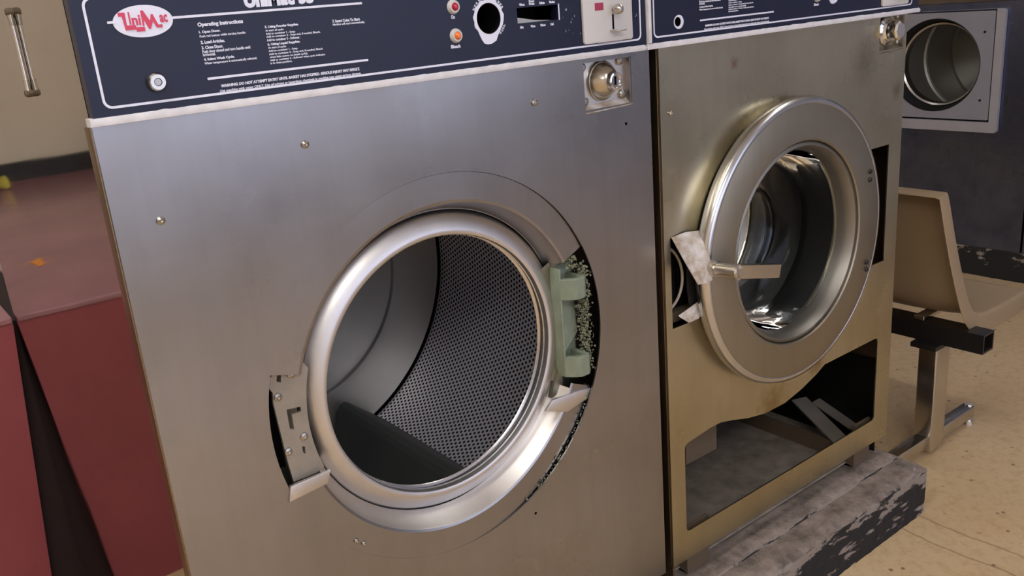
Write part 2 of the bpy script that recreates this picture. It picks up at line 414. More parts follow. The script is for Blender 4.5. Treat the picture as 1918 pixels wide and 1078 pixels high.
LT = [('Operating Instructions', .107, .151, 1.0685, .0048, 1), ('1. Open Door.', .107, .1275, 1.0628, .0030, 1), ('Push red button while turning handle.', .107, .152, 1.0590, .0028, 0),
      ('2. Load Articles.', .107, .130, 1.0538, .0030, 1), ('3. Close Door.', .107, .1275, 1.0490, .0030, 1), ('Push door closed and turn handle until', .107, .154, 1.0455, .0028, 0),
      ('horizontal.', .107, .119, 1.0427, .0028, 0), ('4. Select Wash Cycle.', .107, .137, 1.0380, .0030, 1), ('Water temperature is automatically selected.', .107, .159, 1.0345, .0028, 0),
      ('5. Using Powder Supplies.', .172, .2075, 1.0622, .0030, 1), ('At start of cycle:', .172, .191, 1.0590, .0025, 0), ('Add to container 1 - Soap.', .172, .203, 1.0560, .0025, 0),
      ('Add to container 2 - Soap and, if needed, Bleach.', .172, .230, 1.0532, .0025, 0), ('Add to container 3 - Softener.', .172, .207, 1.0503, .0025, 0),
      ('6. Using Liquid Supplies.', .172, .2065, 1.0458, .0030, 1), ('At start of cycle:', .172, .191, 1.0428, .0025, 0), ('Add to container 1 - Soap.', .172, .203, 1.0398, .0025, 0),
      ('Add to container 2 - Soap and, if needed, Bleach', .172, .230, 1.0368, .0025, 0), ('when light comes on (wash cycle).', .172, .213, 1.0339, .0025, 0),
      ('Add to container 3 - Softener when cycle indicator', .172, .232, 1.0310, .0025, 0), ('is in rinse position.', .172, .195, 1.0281, .0025, 0),
      ('7. Insert Coins To Start.', .245, .277, 1.0622, .0030, 1), ('Machine will start automatically.', .245, .282, 1.0588, .0027, 0),
      ('WARNING: DO NOT ATTEMPT ENTRY UNTIL BASKET HAS STOPPED. SERIOUS INJURY MAY RESULT.', .119, .269, 1.0120, .0036, 1),
      ('Use machine with water ONLY. Use of solvent or hazardous chemicals in machine may cause serious damage.', .117, .270, 1.0078, .0030, 0)]
def panel(x0, k, parent, w, lock, right_end):
    X = lambda x: x0 + k * x
    yf = -.015
    holes = [circ(X(.443), 1.0515, .0170, 48, rz=.0172), rect(X(.485), X(.549), 1.0425, 1.0600)]
    if not lock: holes.append(circ(X(.0605), 1.0235, .0062, 24))
    mb = MB().sheet(rect(X(0), X(w), .9990, ZC - .001), holes, yf, -.001)
    cp = mb.build('control_panel', 'navy', parent, False)
    # white line frame printed near the edge
    ln = MB().sheet(rrect(X(.0105), X(.6905), 1.0058, 1.1010, .008), [rrect(X(.0105) + .0022, X(.6905) - .0022, 1.0080, 1.0988, .006)], yf - .0005, yf)
    ln.build('printed_frame', 'white', cp, False)
    ruler(cp, X(.085), X(.281), 1.0788); ruler(cp, X(.107), X(.280), 1.0218); ruler(cp, X(.028), X(.036), 1.0788)
    t = MB()
    for (st, a, b, z, h, bold) in LT: t.text(st, X(a), X(b), z - h * .1, z + h * .9, yf - .0003, .0004 if bold else .0002, .18 if 'WARN' in st or 'Use mach' in st else 0)
    t.build('instruction_lettering', 'white', cp, False)
    MB().text('UniMac 35', X(.155), X(.228), 1.0823, 1.0975, yf - .0003, .0006).build('model_lettering', 'white', cp, False)
    # oval badge
    bx, bz = X(.059), 1.0778
    MB().sheet(circ(bx, bz, .0262 * k, 64, rz=.0138), [], yf - .0009, yf).build('badge', 'white', cp, False)
    b = MB(); y0, y1 = yf - .0015, yf - .0009
    def pp(pts): b.sheet([(bx + (u - 1.0) * .0262 * 2 * k, bz + v * .0138) for u, v in pts], [], y0, y1)
    # stepped U with bar
    pp([(.60, .62), (.715, .60), (.715, -.18), (.78, -.20), (.86, -.20), (.86, -.34), (1.0, -.34), (1.0, -.62), (.86, -.62), (.86, -.48), (.68, -.48), (.66, .38), (.60, .38)])
    pp([(.765, .62), (.79, .62), (.79, -.16), (.765, -.16)])
    pp([(.975, .66), (1.02, .66), (1.11, -.02), (1.14, .40), (1.17, .40), (1.235, -.28), (1.30, -.28), (1.30, -.46), (1.20, -.46), (1.155, -.05), (1.10, -.50), (1.07, -.50), (1.005, .10), (1.0, -.30), (.975, -.30)])
    b.text('ni', X(.0490), X(.0566), 1.0748, 1.0835, (y0 + y1) / 2, .0003)
    b.text('ac', X(.0735), X(.0805), 1.0755, 1.0822, (y0 + y1) / 2, .0003)
    b.build('badge_logo', 'red', cp, False)
    # dial opening with torn white decal round it
    cx, cz = X(.443), 1.0515
    outer = [(cx + r * math.cos(math.radians(a)), cz + r * math.sin(math.radians(a))) for a, r in
             [(i * 7.5, .0215 + .0007 * math.sin(i * 1.7)) for i in range(0, 30)] + [(228, .0225), (243, .0262), (252, .0285), (262, .0287), (273, .0280), (288, .0265), (300, .0225), (312, .0212), (325, .0205), (338, .021), (350, .0212)]]
    MB().sheet(outer, [circ(cx, cz, .0172, 64)], yf - .0006, yf).build('dial_decal', 'white', cp, False)
    t = MB()
    for (st, a, r) in [('N', 150, .0232), ('O', 140, .0232), ('R', 130, .0232), ('M', 119, .0232), ('A', 108, .0232), ('L', 98, .0232), ('P', 75, .0232), ('E', 66, .0232), ('R', 57, .0232), ('M', 47, .0232), ('P', 37, .0232), ('R', 28, .0232), ('W', -48, .0232), ('O', -39, .0232), ('O', -31, .0232), ('L', -23, .0232)]:
        q = MB().text(st, -.0013, .0013, -.0014, .0014, yf - .0003, .0003); al = math.radians(a - 90)
        if a < 0: al += PI
        q.move(lambda v: (cx + (r * math.cos(math.radians(a))) + v.x * math.cos(al) - v.z * math.sin(al), v.y, cz + r * math.sin(math.radians(a)) + v.x * math.sin(al) + v.z * math.cos(al)))
        t.add(q.v, q.f)
    t.build('dial_lettering', 'white', cp, False)
    MB().lathe([(.0168, yf + .001), (.0168, .05), (0, .05)], cx, cz, n=48).build('dial_well', 'black', cp)
    # slot opening
    MB().box(X(.485), X(.549), .03, .034, 1.0425, 1.06).build('slot_well', 'black', cp, False)
    MB().sheet([(X(.485), 1.0425), (X(.546), 1.0425), (X(.52), 1.0445), (X(.487), 1.0502)], [], -.004, -.002).build('torn_film', 'plate', cp, False)
    MB().sheet(rect(X(.549), X(.5505), 1.0420, 1.0608), [], yf - .0006, yf).build('printed_line', 'white', cp, False)
    t = MB()
    for st, a, b_, z in [('Warm', .489, .497, 1.0620), ('Perm', .504, .512, 1.0650), ('Press', .504, .512, 1.0620), ('Delicate', .520, .528, 1.0620), ('Woolens', .535, .544, 1.0620), ('Hot', .488, .493, 1.0365), ('Warm', .504, .511, 1.0365), ('Warm', .519, .527, 1.0365), ('Cold', .535, .540, 1.0365)]:
        MB().text(st, X(a), X(b_), z, z + .0030, yf - .0003, .0004).build('lettering', 'white', cp, False)
    MB().text('On', X(.391), X(.396), 1.0548, 1.0590, yf - .0003, .0004).build('lettering', 'white', cp, False)
    MB().text('Bleach', X(.387), X(.400), 1.0232, 1.0270, yf - .0003, .0004).build('lettering', 'white', cp, False)
    MB().text('METER CASE CANNOT BE OPENED WITHOUT A KEY', X(.612), X(.655), 1.0066, 1.0088, yf - .0003, .0001).build('lettering', 'white', cp, False)
    # indicator lights
    for (z, mt, lb) in ((1.0675, 'redlens', 'red'), (1.0365, 'orangelens', 'orange')):
        q = MB(); q.lathe([(.0045, yf - .0045), (.0062, yf - .0045), (.0078, yf - .0015), (.0080, yf)], X(.395), z, n=32)
        q.build('light_bezel', 'plate', cp)
        q = MB(); q.lathe([(0, yf - .0075), (.0025, yf - .0072), (.0042, yf - .0050), (.0048, yf - .001)], X(.3952), z, n=32)
        q.build('indicator_light', mt, cp, label=lb + ' indicator lens')
    # chips of white where the blue film is gone
    t = MB()
    for _ in range(16):
        a = random.uniform(.555, .584) if _ < 12 else random.uniform(.674, .684); z = random.uniform(1.02, 1.075); w_ = random.uniform(.0002, .0009); h = random.uniform(.0008, .0040)
        MB().sheet([(X(a), z), (X(a) + w_, z + h * .2), (X(a) + w_ * .4, z + h)], [], yf - .0003, yf).build('film_chip', 'white', cp, False)
    # coin slide plate, a part of the machine with its own pieces
    p = MB().sheet(rrect(X(.587), X(.671), 1.0100, 1.1200, .003), [], yf - .004, yf, bev=.0008).build('coin_plate', 'plate', parent)
    yp = yf - .004
    MB().sheet(rect(X(.606), X(.6205), 1.0485, 1.0575), [], yp - .0005, yp).build('coin_label', 'labelred', p, False)
    MB().box(X(.6352), X(.6378), yp - .0006, yp, 1.0240, 1.0425).build('coin_slot', 'black', p, False)  # flat black strip painted for the slot's dark opening
    q = MB(); q.lathe([(.0025, yp), (.0025, yp - .004), (.0055, yp - .006), (.0066, yp - .010), (.0055, yp - .014), (.003, yp - .016), (0, yp - .0163)], X(.6372), 1.0480, n=28); q.build('reject_button', 'dullchrome', p)
    q = MB().box(X(.630), X(.648), yp - .013, yp, 1.0215, 1.0232, .0006); q.build('coin_lip', 'dullchrome', p)
    if lock:
        lx, lz = X(.0595), 1.0245
        q = MB(); q.lathe([(.0036, yf - .0075), (.0068, yf - .0075), (.0078, yf - .006), (.0088, yf - .004), (.0088, yf)], lx, lz, n=40); q.build('key_lock', 'dullchrome', cp)
        q = MB(); q.lathe([(0, yf - .0070), (.0030, yf - .0070), (.0034, yf - .003)], lx, lz, n=32); q.build('key_cylinder', 'screw', cp)
    else:
        MB().sheet(circ(X(.0625), 1.0232, .0098, 20, rz=.0092), [circ(X(.0605), 1.0235, .0063, 24)], yf - .0004, yf).build('bare_ring', 'white', cp, False)
        MB().lathe([(.0062, yf + .001), (.0062, .03), (0, .03)], X(.0605), 1.0235, n=24).build('hole_well', 'black', cp)
    # worn white trim along the foot of the panel
    e = right_end
    pts = []
    n = 160
    for i in range(n + 1): pts.append((X(-.003) + (e - X(-.003)) * i / n, .9985 + .0012 * max(0, noise.noise(Vector((i * .37, x0 * 9, 1))))))
    q = MB().sheet([(X(-.003), .9928), (e - .003, .9928), (e, .9955)] + pts[::-1][1:], [], -.0172, -.001, bev=.0008)
    q.build('panel_trim', 'trim', parent)
    return cp
def lock_box(x0, x1, z0, z1, parent, shiny):
    cx = (x0 + x1) / 2; y = .0105
    q = MB().sheet(rect(x0 - .004, x1 + .004, z0 - .002, z1 + .004), [], y, y + .003); lb = q.build('lock_recess', 'bezel' if not shiny else 'steel2', parent, False)
    q = MB().box(x1 - .002, x1 + .001, .001, y, z0, z1).box(x0 - .001, x0 + .001, .001, y, z0, z1).box(x0, x1, .001, y, z1 - .001, z1 + .001)
    q.build('recess_wall', 'collar', lb, False)
    # sloping sill
    MB().add([(x0, -.001, z0 - .004), (x1, -.001, z0 - .002), (x1, y, z0 + .007), (x0, y, z0 + .005), (x0, .003, z0 - .008), (x1, .003, z0 - .006), (x1, y, z0 - .001), (x0, y, z0 - .001)],
             [(0, 1, 2, 3), (4, 7, 6, 5), (0, 4, 5, 1), (1, 5, 6, 2), (2, 6, 7, 3), (3, 7, 4, 0)]).build('recess_sill', 'flap' if not shiny else 'doorsteel', lb, False)
    for (sx, sz) in ((-.038, .022), (.030, .024), (-.036, -.022), (.032, -.020)):
        q = MB(); q.lathe([(0, y - .006), (.003, y - .0058), (.0055, y - .004), (.006, y)], cx + sx, (z0 + z1) / 2 + .002 + sz, n=16); q.build('bolt', 'screw', lb)
    cz = (z0 + z1) / 2 + .0035; bx = cx - (.007 if shiny else .0035)
    q = MB()
    if shiny: q.lathe([(.027, y), (.026, y - .005), (.0195, y - .008), (.0165, y - .012), (.0165, y - .028), (.0135, y - .031), (.0, y - .031)], bx, cz, n=8)
    else: q.lathe([(.0262, y), (.0262, y - .003), (.0250, y - .0045), (.0242, y - .0035), (.0226, y - .008), (.0190, y - .014), (.0145, y - .0195), (.0120, y - .022), (.0115, y - .024)], bx, cz, n=48)
    q.build('lock_dome', 'chrome' if shiny else 'dullchrome', lb, True, 25 if shiny else 40)
    if not shiny:
        q = MB(); q.lathe([(.0118, y - .021), (.0122, y - .026), (.0114, y - .0295), (.0092, y - .030), (.0086, y - .0275), (0, y - .0275)], bx, cz, n=32); q.build('lock_cylinder', 'chrome', lb)
        MB().box(bx - .0013, bx + .0013, y - .0282, y - .027, cz - .005, cz + .006).build('keyhole', 'black', lb, False)

# ---------------- washer with its door gone
w1 = thing('washing_machine', 'large steel front-load washer with its door missing and drum open, left of the other washer', 'washing machine', (.36, .41, PZ + .002))
CX, CZ = .3585, .638
SMALL = ((.191, .471), (.200, .463))
cabinet(0, .72, w1, 'side2', 'side')
MB().sheet(rect(0.0005, .7195, ZB, ZT), [circ(CX, CZ, .2462, 128), rect(.5985, .6845, .925, .986), circ(.671, .898, .0022, 12), circ(.463, .386, .0022, 12)], 0, .0025).build('front_panel', 'steel', w1, False)
for (x, z) in ((.202, .944), (.043, .896), (.513, .947)): screw_part(x, z, w1)
for (x, z) in SMALL: screw_part(x, z, w1, .0028)
q = MB()
for x in (.04, .62): MB().box(x, x + .06, .03, .78, PZ + .003, ZB).build('foot_rail', 'darksteel', w1, False)
panel(0, 1.0, w1, .70, True, .6985)
lock_box(.5985, .6845, .925, .986, w1, False)
# bar handle on the side panel
hb = MB(); hb.cyl((-.0030, .226, 1.024), (-.0030, .226, 1.090), .0024, n=16)
h = hb.build('side_handle', 'chrome', w1)
for z, d_ in ((1.016, 1), (1.100, -1)):
    q = MB(); q.lathe([(0, -.008), (.0030, -.0075), (.0044, -.005), (.0042, -.002), (.0040, 0)], 0, 0, n=20); q.move(lambda v: (v.y, .226 + v.x, z + v.z)); q.build('handle_mount', 'brownplate', h)
    q = MB(); q.cyl((-.0034, .226, z), (-.0034, .226, z + d_ * .014), .0036, .0030, 16); q.build('handle_ferrule', 'dullchrome', h)
# collar round the opening: flat band, edge turned inwards
def sector(prof, a0, a1, n, yoff=lambda a: 0):
    mb = MB(); mb.lathe(prof, CX, CZ, a0, a1, n=n)
    def f(v):
        a = math.degrees(math.atan2(v.z - CZ, v.x - CX)) % 360
        return (v.x, v.y + yoff(a), v.z)
    return mb.move(f)
sm = lambda t: (lambda u: u * u * (3 - 2 * u))(min(1, max(0, t)))
yo_u = lambda a: .0035 * sm((75 - a) / 50) if a < 120 else 0
sector([(.2455, .010), (.24565, .0010), (.2130, .0008), (.2095, .0016), (.2075, .006), (.1985, .030), (.1975, .030)], 26, 163.5, 90, yo_u).build('upper_collar', 'steel', w1, True, 12)
yo_l = lambda a: .0065 * sm((a - 262) / 55)
lc = sector([(.2462, .012), (.24625, .0003), (.2125, .0003), (.2095, .0018)], 199, 336, 90, yo_l).build('lower_collar', 'steel', w1, True, 12)
sector([(.2095, .0016), (.2085, .003), (.1975, .029), (.1950, .031)], 199, 334, 90, lambda a: .006 * sm((a - 262) / 55)).build('collar_lip', 'bezel', lc, True, 30)
# dirty seam where the collar meets the front panel
q = MB()
for i in range(46):
    a = math.radians(292 + i * .95 + random.uniform(-.5, .5)); r = .2438 + random.uniform(-.0018, .0016)
    q.add([(CX + r * math.cos(a) + random.uniform(-.003, .003), yo_l(math.degrees(a)) * .6 + random.uniform(-.002, .0005), CZ + r * math.sin(a) + random.uniform(-.002, .002)) for _ in range(4)], [(0, 1, 2), (0, 2, 3), (0, 1, 3), (1, 2, 3)])
o = q.build('caked_lint', 'lint', lc, False); o['kind'] = 'stuff'
# collar end flanges
MB().sheet([(.119, .557), (.166, .5605), (.171, .574), (.123, .5735)], [], -.003, .002, bev=.0008).build('collar_flange', 'bezel', lc)
MB().sheet([(.500, .529), (.536, .5155), (.580, .5235), (.588, .5335), (.552, .5385), (.512, .5400)], [], .0035, .009, bev=.001).build('collar_flange', 'bezel', lc)
# tub front face with rolled bezel
tf = MB(); tf.lathe([(.300, .046), (.206, .041), (.1975, .039), (.1965, .035)], CX, CZ, n=128)
tf.build('tub_front', 'tubface', w1, True, 60)
MB().lathe([(.1968, .040), (.1955, .034), (.1900, .0275), (.1820, .0225), (.1740, .0195), (.1700, .0190), (.1675, .0205), (.1665, .024), (.1668, .034)], CX, CZ, n=160).build('tub_bezel', 'bezel', w1, True, 40)
MB().lathe([(.1668, .0345), (.1700, .036), (.1700, .039), (.1668, .0405), (.1655, .042), (.1668, .044), (.1760, .050)], CX, CZ, n=128).build('drum_lip', 'bright', w1, True, 60)
MB().lathe([(.1668, .0280), (.1654, .0290), (.1668, .0305)], CX, CZ, n=128).build('lip_bead', 'bright', w1, True, 60)
# flesh plate over the left gap (hinge side)
hp = MB().sheet([(.131, .572), (.160, .572)] + [(CX + .1985 * math.cos(math.radians(q_)), CZ + .1985 * math.sin(math.radians(q_))) for q_ in range(198, 159, -3)] + [(.160, .716), (.138, .712), (.1215, .700), (.1220, .690), (.1250, .684), (.1235, .672), (.1255, .640), (.1280, .60)],
    [roundpoly([(.137, .660), (.1535, .658), (.1535, .652), (.142, .652), (.142, .634), (.137, .636)], .0004), [(.131, .696), (.134, .7055), (.1375, .702), (.136, .693)], [(.1475, .611), (.151, .609), (.150, .600), (.1475, .603)]], .008, .012)
hp = hp.build('hinge_plate', 'hingeplate', w1, False)
for (x, z) in ((.1295, .678), (.1485, .699), (.1515, .622), (.1305, .611)): screw_part(x, z, hp, .0045, .008)
MB().box(.115, .135, .036, .040, .58, .70).build('hinge_gap_shade', 'black', w1, False)  # black strip standing in for the shade in the hinge gap
# dark interior behind the gaps
MB().lathe([(.302, .046), (.3555, .05), (.3555, .30)], CX, CZ, n=72).build('inner_shroud', 'black', w1)
# latch side
ls = MB(); ls.lathe([(.185, .026), (.2015, .024), (.2015, .040)], CX, CZ, -25, 27, n=30, ); ls.build('latch_shelf', 'tubface', w1)
MB().sheet([(.545, .575), (.552, .728), (.540, .732), (.540, .70), (.5475, .638), (.540, .575), (.524, .534), (.548, .540)], [], .022, .030).build('latch_face', 'tubface', w1, False)
LS = lambda v: (v.x - .0060, v.y, v.z)
lb_ = MB().box(.5455, .5485, .006, .030, .565, .722, .0008).box(.5485, .585, .026, .031, .565, .722, .001)
lk = lb_.move(LS).build('door_latch', 'green', w1)
def lug(zc, h):
    q = MB()
    poly = [(.5475, .006), (.5500, .003), (.557, -.005), (.563, -.009), (.575, -.009), (.5795, -.006), (.580, .026), (.575, .026), (.5745, -.003), (.565, -.0035), (.5595, .001), (.5520, .009), (.5475, .014)]
    q.sheet(poly, [], zc - h / 2, zc + h / 2, 'xy', bev=.0012); q.move(LS).build('latch_lug', 'green', lk, True, 14)
lug(.693, .030); lug(.580, .030)
MB().add([(.550, .010, .60), (.582, .018, .62), (.584, .024, .668), (.556, .022, .672)], [(0, 1, 2, 3)]).move(LS).build('latch_tongue', 'green', lk, False)
q = MB()
for i in range(60):
    t = random.random(); z = .568 + .165 * t; x = .587 + random.gauss(0, .0040) + (.004 if .2 < t < .5 else 0) - (.018 if t > .93 else 0); y = random.uniform(-.002, .014)
    pts = [Vector((x, y, z))]; d = Vector((random.uniform(-1, 1), random.uniform(-1, 1), random.uniform(-1, 1))).normalized()
    for k in range(6):
        d = (d + Vector((random.uniform(-1, 1), random.uniform(-1, 1), random.uniform(-1, 1))) * 1.3).normalized(); pts.append(pts[-1] + d * .0018)
    q.tube(pts, .0003, 4)
for i in range(700):
    t = random.random(); c = Vector((.587 + random.gauss(0, .0045) - (.018 if t > .92 else 0), random.uniform(0, .016), .565 + .17 * t))
    bm = bmesh.new(); bmesh.ops.create_icosphere(bm, subdivisions=1, radius=random.uniform(.0006, .0022))
    for v in bm.verts: v.co = c + v.co * random.uniform(.6, 1.3)
    q.frombm(bm)
o = q.move(LS).build('lint_clump', 'lint', lk, False); o['kind'] = 'stuff'
# drum
RD, YD = .325, .525
dr = MB(); prof = [(RD, .070 + (YD - .070) * i / 8) for i in range(9)]; dr.lathe(prof, CX, CZ, n=180)
dr.wrap = 2 * PI * RD
dr.uv = lambda v: ((math.atan2(v.z - CZ, v.x - CX) % (2 * PI)) * RD, v.y)
drum = dr.build('drum', 'perf', w1, True, 60)
MB().lathe([(.176, .050), (.318, .068), (RD, .080)], CX, CZ, n=128).build('drum_front', 'perf', drum, True, 60)
MB().lathe([(RD, YD), (RD - .004, YD + .006), (RD - .008, YD + .003)], CX, CZ, n=128).build('drum_seam', 'black', drum, True, 60)
MB().lathe([(RD - .006, YD + .002), (.240, YD + .004), (.2250, YD + .006), (.2235, YD + .014), (.12, YD + .020), (0, YD + .022)], CX, CZ, n=128).build('drum_back', 'drumback', drum, True, 60)
# paddles (three, 120 degrees apart)
def paddle(ang):
    q = MB(); a = math.radians(ang); rx, rz = math.cos(a), math.sin(a); tx, tz = -rz, rx
    def P(r, t, y): return (CX + rx * r + tx * t, y, CZ + rz * r + tz * t)
    vs = []
    for y, s_ in ((.110, 1.), (.50, 1.)):
        for (r, t) in ((.345, -.075), (.247, -.012), (.240, -.005), (.240, .005), (.247, .012), (.345, .075)): vs.append(P(r, t * s_, y))
    n = 6; fs = [(i, i + 1, n + i + 1, n + i) for i in range(n - 1)] + [tuple(range(n)), tuple(range(2 * n - 1, n - 1, -1))]
    q.add(vs, fs); return q
for an in (286.5, 46.5, 166.5): paddle(an).build('drum_paddle', 'paddle', drum, False)

# ---------------- washer with its door shut
w2 = thing('washing_machine', 'narrower tarnished steel washer with its round glass door closed and lower front cut open', 'washing machine', (1.06, .41, PZ + .002))
X0, X1 = .738, 1.382
cabinet(X0, X1, w2, 'side2', 'side2')
slotb = roundpoly([(.772, .211), (1.333, .211), (1.333, .388), (1.155, .388), (1.131, .377), (1.085, .3625), (1.036, .3525), (.98, .3525), (.931, .361), (.89, .3725), (.861, .379), (.835, .379), (.772, .372)], .010)
MB().sheet(rect(X0 + .0005, X1 - .0005, ZB, ZT), [slotb, rect(.752, .830, .576, .718), rect(1.20, 1.3405, .5425, .7645), rect(1.294, 1.372, .934, .9905), circ(1.02, .652, .155, 64)], 0, .0025).build('front_panel', 'steel2', w2, False)
screw_part(.759, .900, w2, .0035)
for x in (.785, 1.285):
    q = MB().box(x, x + .055, .012, .018, PZ + .003, ZB + .05).box(x, x + .006, .018, .74, PZ + .003, ZB).box(x, x + .055, .018, .06, PZ + .003, PZ + .006)
    q.build('foot_rail', 'brownplate', w2, False)
panel(.704, .96, w2, .712, False, 1.393)
MB().box(.7015, .7065, -.02, -.002, 1.0, ZC - .002, .001).build('panel_edge_trim', 'trim', w2)
lock_box(1.294, 1.372, .934, .9905, w2, True)
# outer tub, added dark screens and inside works behind the cut openings
MB().lathe([(.172, .030), (.292, .032), (.295, .040), (.295, .58), (0, .585)], 1.055, .662, n=96).build('outer_tub', 'blackpaint', w2, True, 40)
MB().box(X0 + .01, X1 - .01, .55, .56, PZ + .003, .95).build('rear_dark_screen', 'black', w2, False)  # black sheet added so the cabinet's inside stays dark
MB().box(X1 - .010, X1 - .006, .02, .55, PZ + .003, ZB + .16).build('side_dark_screen', 'darksteel', w2, False)  # dark sheet added to hide the lit floor beyond the slot
q = MB().box(.858, .940, .075, .080, .272, .40); q.build('hanging_plate', 'brownplate', w2, False)
def bar(mb, p0, p1, w, t):
    p0 = Vector(p0); p1 = Vector(p1); d = (p1 - p0).normalized(); n_ = Vector((0, 0, 1)); s_ = d.cross(n_).normalized(); u = s_.cross(d)
    vs = [p + s_ * a * w / 2 + u * b * t / 2 for p in (p0, p1) for (a, b) in ((-1, -1), (1, -1), (1, 1), (-1, 1))]
    mb.add(vs, [(0, 1, 2, 3), (7, 6, 5, 4), (0, 4, 5, 1), (1, 5, 6, 2), (2, 6, 7, 3), (3, 7, 4, 0)])
q = MB(); bar(q, (1.340, .180, .197), (1.287, .035, .160), .036, .004); q.build('brace', 'braceg', w2, False)
q = MB(); bar(q, (1.358, .150, .196), (1.360, .050, .160), .026, .004); q.build('brace', 'braceg', w2, False)
MB().box(X0 + .006, X1 - .006, .03, .54, PZ + .006, PZ + .010).build('grey_floor_sheet', 'dustpan', w2, False)  # sheet added over the plinth so the slot floor shows grey
# coil and wiring behind the left opening
q = MB(); q.lathe([(0, .030), (.013, .030), (.018, .034), (.019, .060)], .768, .640, n=28); q.build('lock_solenoid', 'screw', w2)
pts = [(.757 + .028 * math.sin(t), .012 + .004 * math.cos(t * 2), .650 - .050 * math.cos(t)) for t in [i / 14 * 3.0 for i in range(15)]]
MB().tube(pts, .0022, 8).build('wire_loop', 'wire', w2)
pts = [(.754, .015, .70), (.762, .014, .695), (.764, .016, .683), (.757, .018, .675)]
MB().tube(pts, .0020, 8).build('wire_loop', 'wire', w2)
MB().box(.792, .832, .022, .026, .600, .668).build('latch_backing', 'darksteel', w2, False)
MB().box(.753, .829, .020, .040, .575, .592).build('latch_sill', 'brownplate', w2, False)
def plate3(pts, thick, n_):
    n_ = Vector(n_) * thick; k = len(pts); vs = [Vector(p) for p in pts] + [Vector(p) + n_ for p in pts]
    fs = [tuple(range(k)), tuple(range(2 * k - 1, k - 1, -1))] + [(i, (i + 1) % k, k + (i + 1) % k, k + i) for i in range(k)]
    return MB().add(vs, fs)
# torn metal flap bent out of the left opening
fp = [(.7530, -.002, .7200), (.780, -.005, .7225), (.8050, -.010, .7205), (.7990, -.030, .706), (.7935, -.040, .678), (.7900, -.046, .653), (.7760, -.046, .6525), (.7600, -.045, .654), (.7580, -.024, .683)]
plate3(fp, .0015, (0, 1, 0)).build('bent_flap', 'flap', w2, False)
plate3([(.770, .004, .592), (.812, -.004, .608), (.835, -.006, .605), (.800, -.010, .583), (.782, -.006, .580)], .0012, (0, 0, -1)).build('loose_strip', 'flap', w2, False)
# round door
DX, DZ, yd = 1.0275, .652, -.034
dd = MB(); dd.lathe([(.222, -.004), (.2355, -.012), (.2375, yd + .010), (.2350, yd + .003), (.2290, yd), (.1705, yd), (.1685, yd + .002), (.1680, yd + .012), (.160, yd + .014)], DX, DZ, n=160)
door = dd.build('door', 'doorsteel', w2, True, 30)
MB().lathe([(.2240, -.003), (.2365, -.0125), (.2385, yd + .010), (.2360, yd + .0025), (.2285, yd - .0012), (.2265, yd - .0002)], DX, DZ, n=160).build('door_rim', 'bright', door, True, 60)
MB().lathe([(.1690, yd + .012), (.1660, yd + .004), (.1610, yd + .003), (.1560, yd + .010), (.1530, yd + .022), (.1500, yd + .045)], DX, DZ, n=128).build('glass_clamp', 'clamp', door, True, 60)
MB().lathe([(.1500, yd + .040), (.1480, yd + .075), (.1450, yd + .100), (.150, yd + .104)], DX, DZ, n=128).build('door_gasket', 'rubber', door, True, 60)
MB().lathe([(.1505, yd + .030), (.1440, yd + .080), (.1380, yd + .108), (.1290, yd + .118), (.070, yd + .121), (0, yd + .122), (0, yd + .127), (.071, yd + .126), (.1310, yd + .123), (.1420, yd + .111), (.1480, yd + .081), (.1545, yd + .030)], DX, DZ, n=96).build('door_glass', 'glass', door, True, 60)
MB().lathe([(.2385, .004), (.222, .002), (.17, .004), (.165, .08)], DX, DZ, n=96).build('door_seal', 'rubber', door)
for z in (.738, .7235, .574, .5605):
    q = MB(); q.lathe([(0, yd - .003), (.003, yd - .0028), (.0045, yd - .001), (.0045, yd)], 1.2235, z, n=14); q.build('door_bolt', 'darksteel', door)
# spindle and lever of the door handle
hd = MB(); hd.cyl((.797, yd, .668), (.797, yd - .016, .669), .0125, .0125, 28); hd.cyl((.797, yd - .014, .669), (.797, yd - .055, .672), .0105, .0112, 28); hd = hd.build('door_handle', 'dullchrome', door)
MB().cyl((.797, yd - .053, .672), (.797, yd - .062, .6725), .0088, .0080, 8).build('spindle_nut', 'chrome', hd, False)
q = MB(); bar(q, (.798, yd - .050, .672), (.888, yd - .054, .652), .012, .020); q.build('lever', 'dullchrome', hd, False)
# W2 drum seen through the glass
d2 = MB(); d2.lathe([(.170, .10), (.283, .112), (.285, .12)] + [(.285, .12 + .40 * i / 6) for i in range(1, 7)], 1.055, .662, n=150); d2.wrap = 2 * PI * .285
d2.uv = lambda v: ((math.atan2(v.z - .662, v.x - 1.055) % (2 * PI)) * .285, v.y)
D2 = d2.build('drum', 'drumdull', w2, True, 60)
MB().lathe([(.285, .52), (.23, .53), (.10, .56), (0, .562)], 1.055, .662, n=96).build('drum_back', 'drumdull', D2, True, 60)

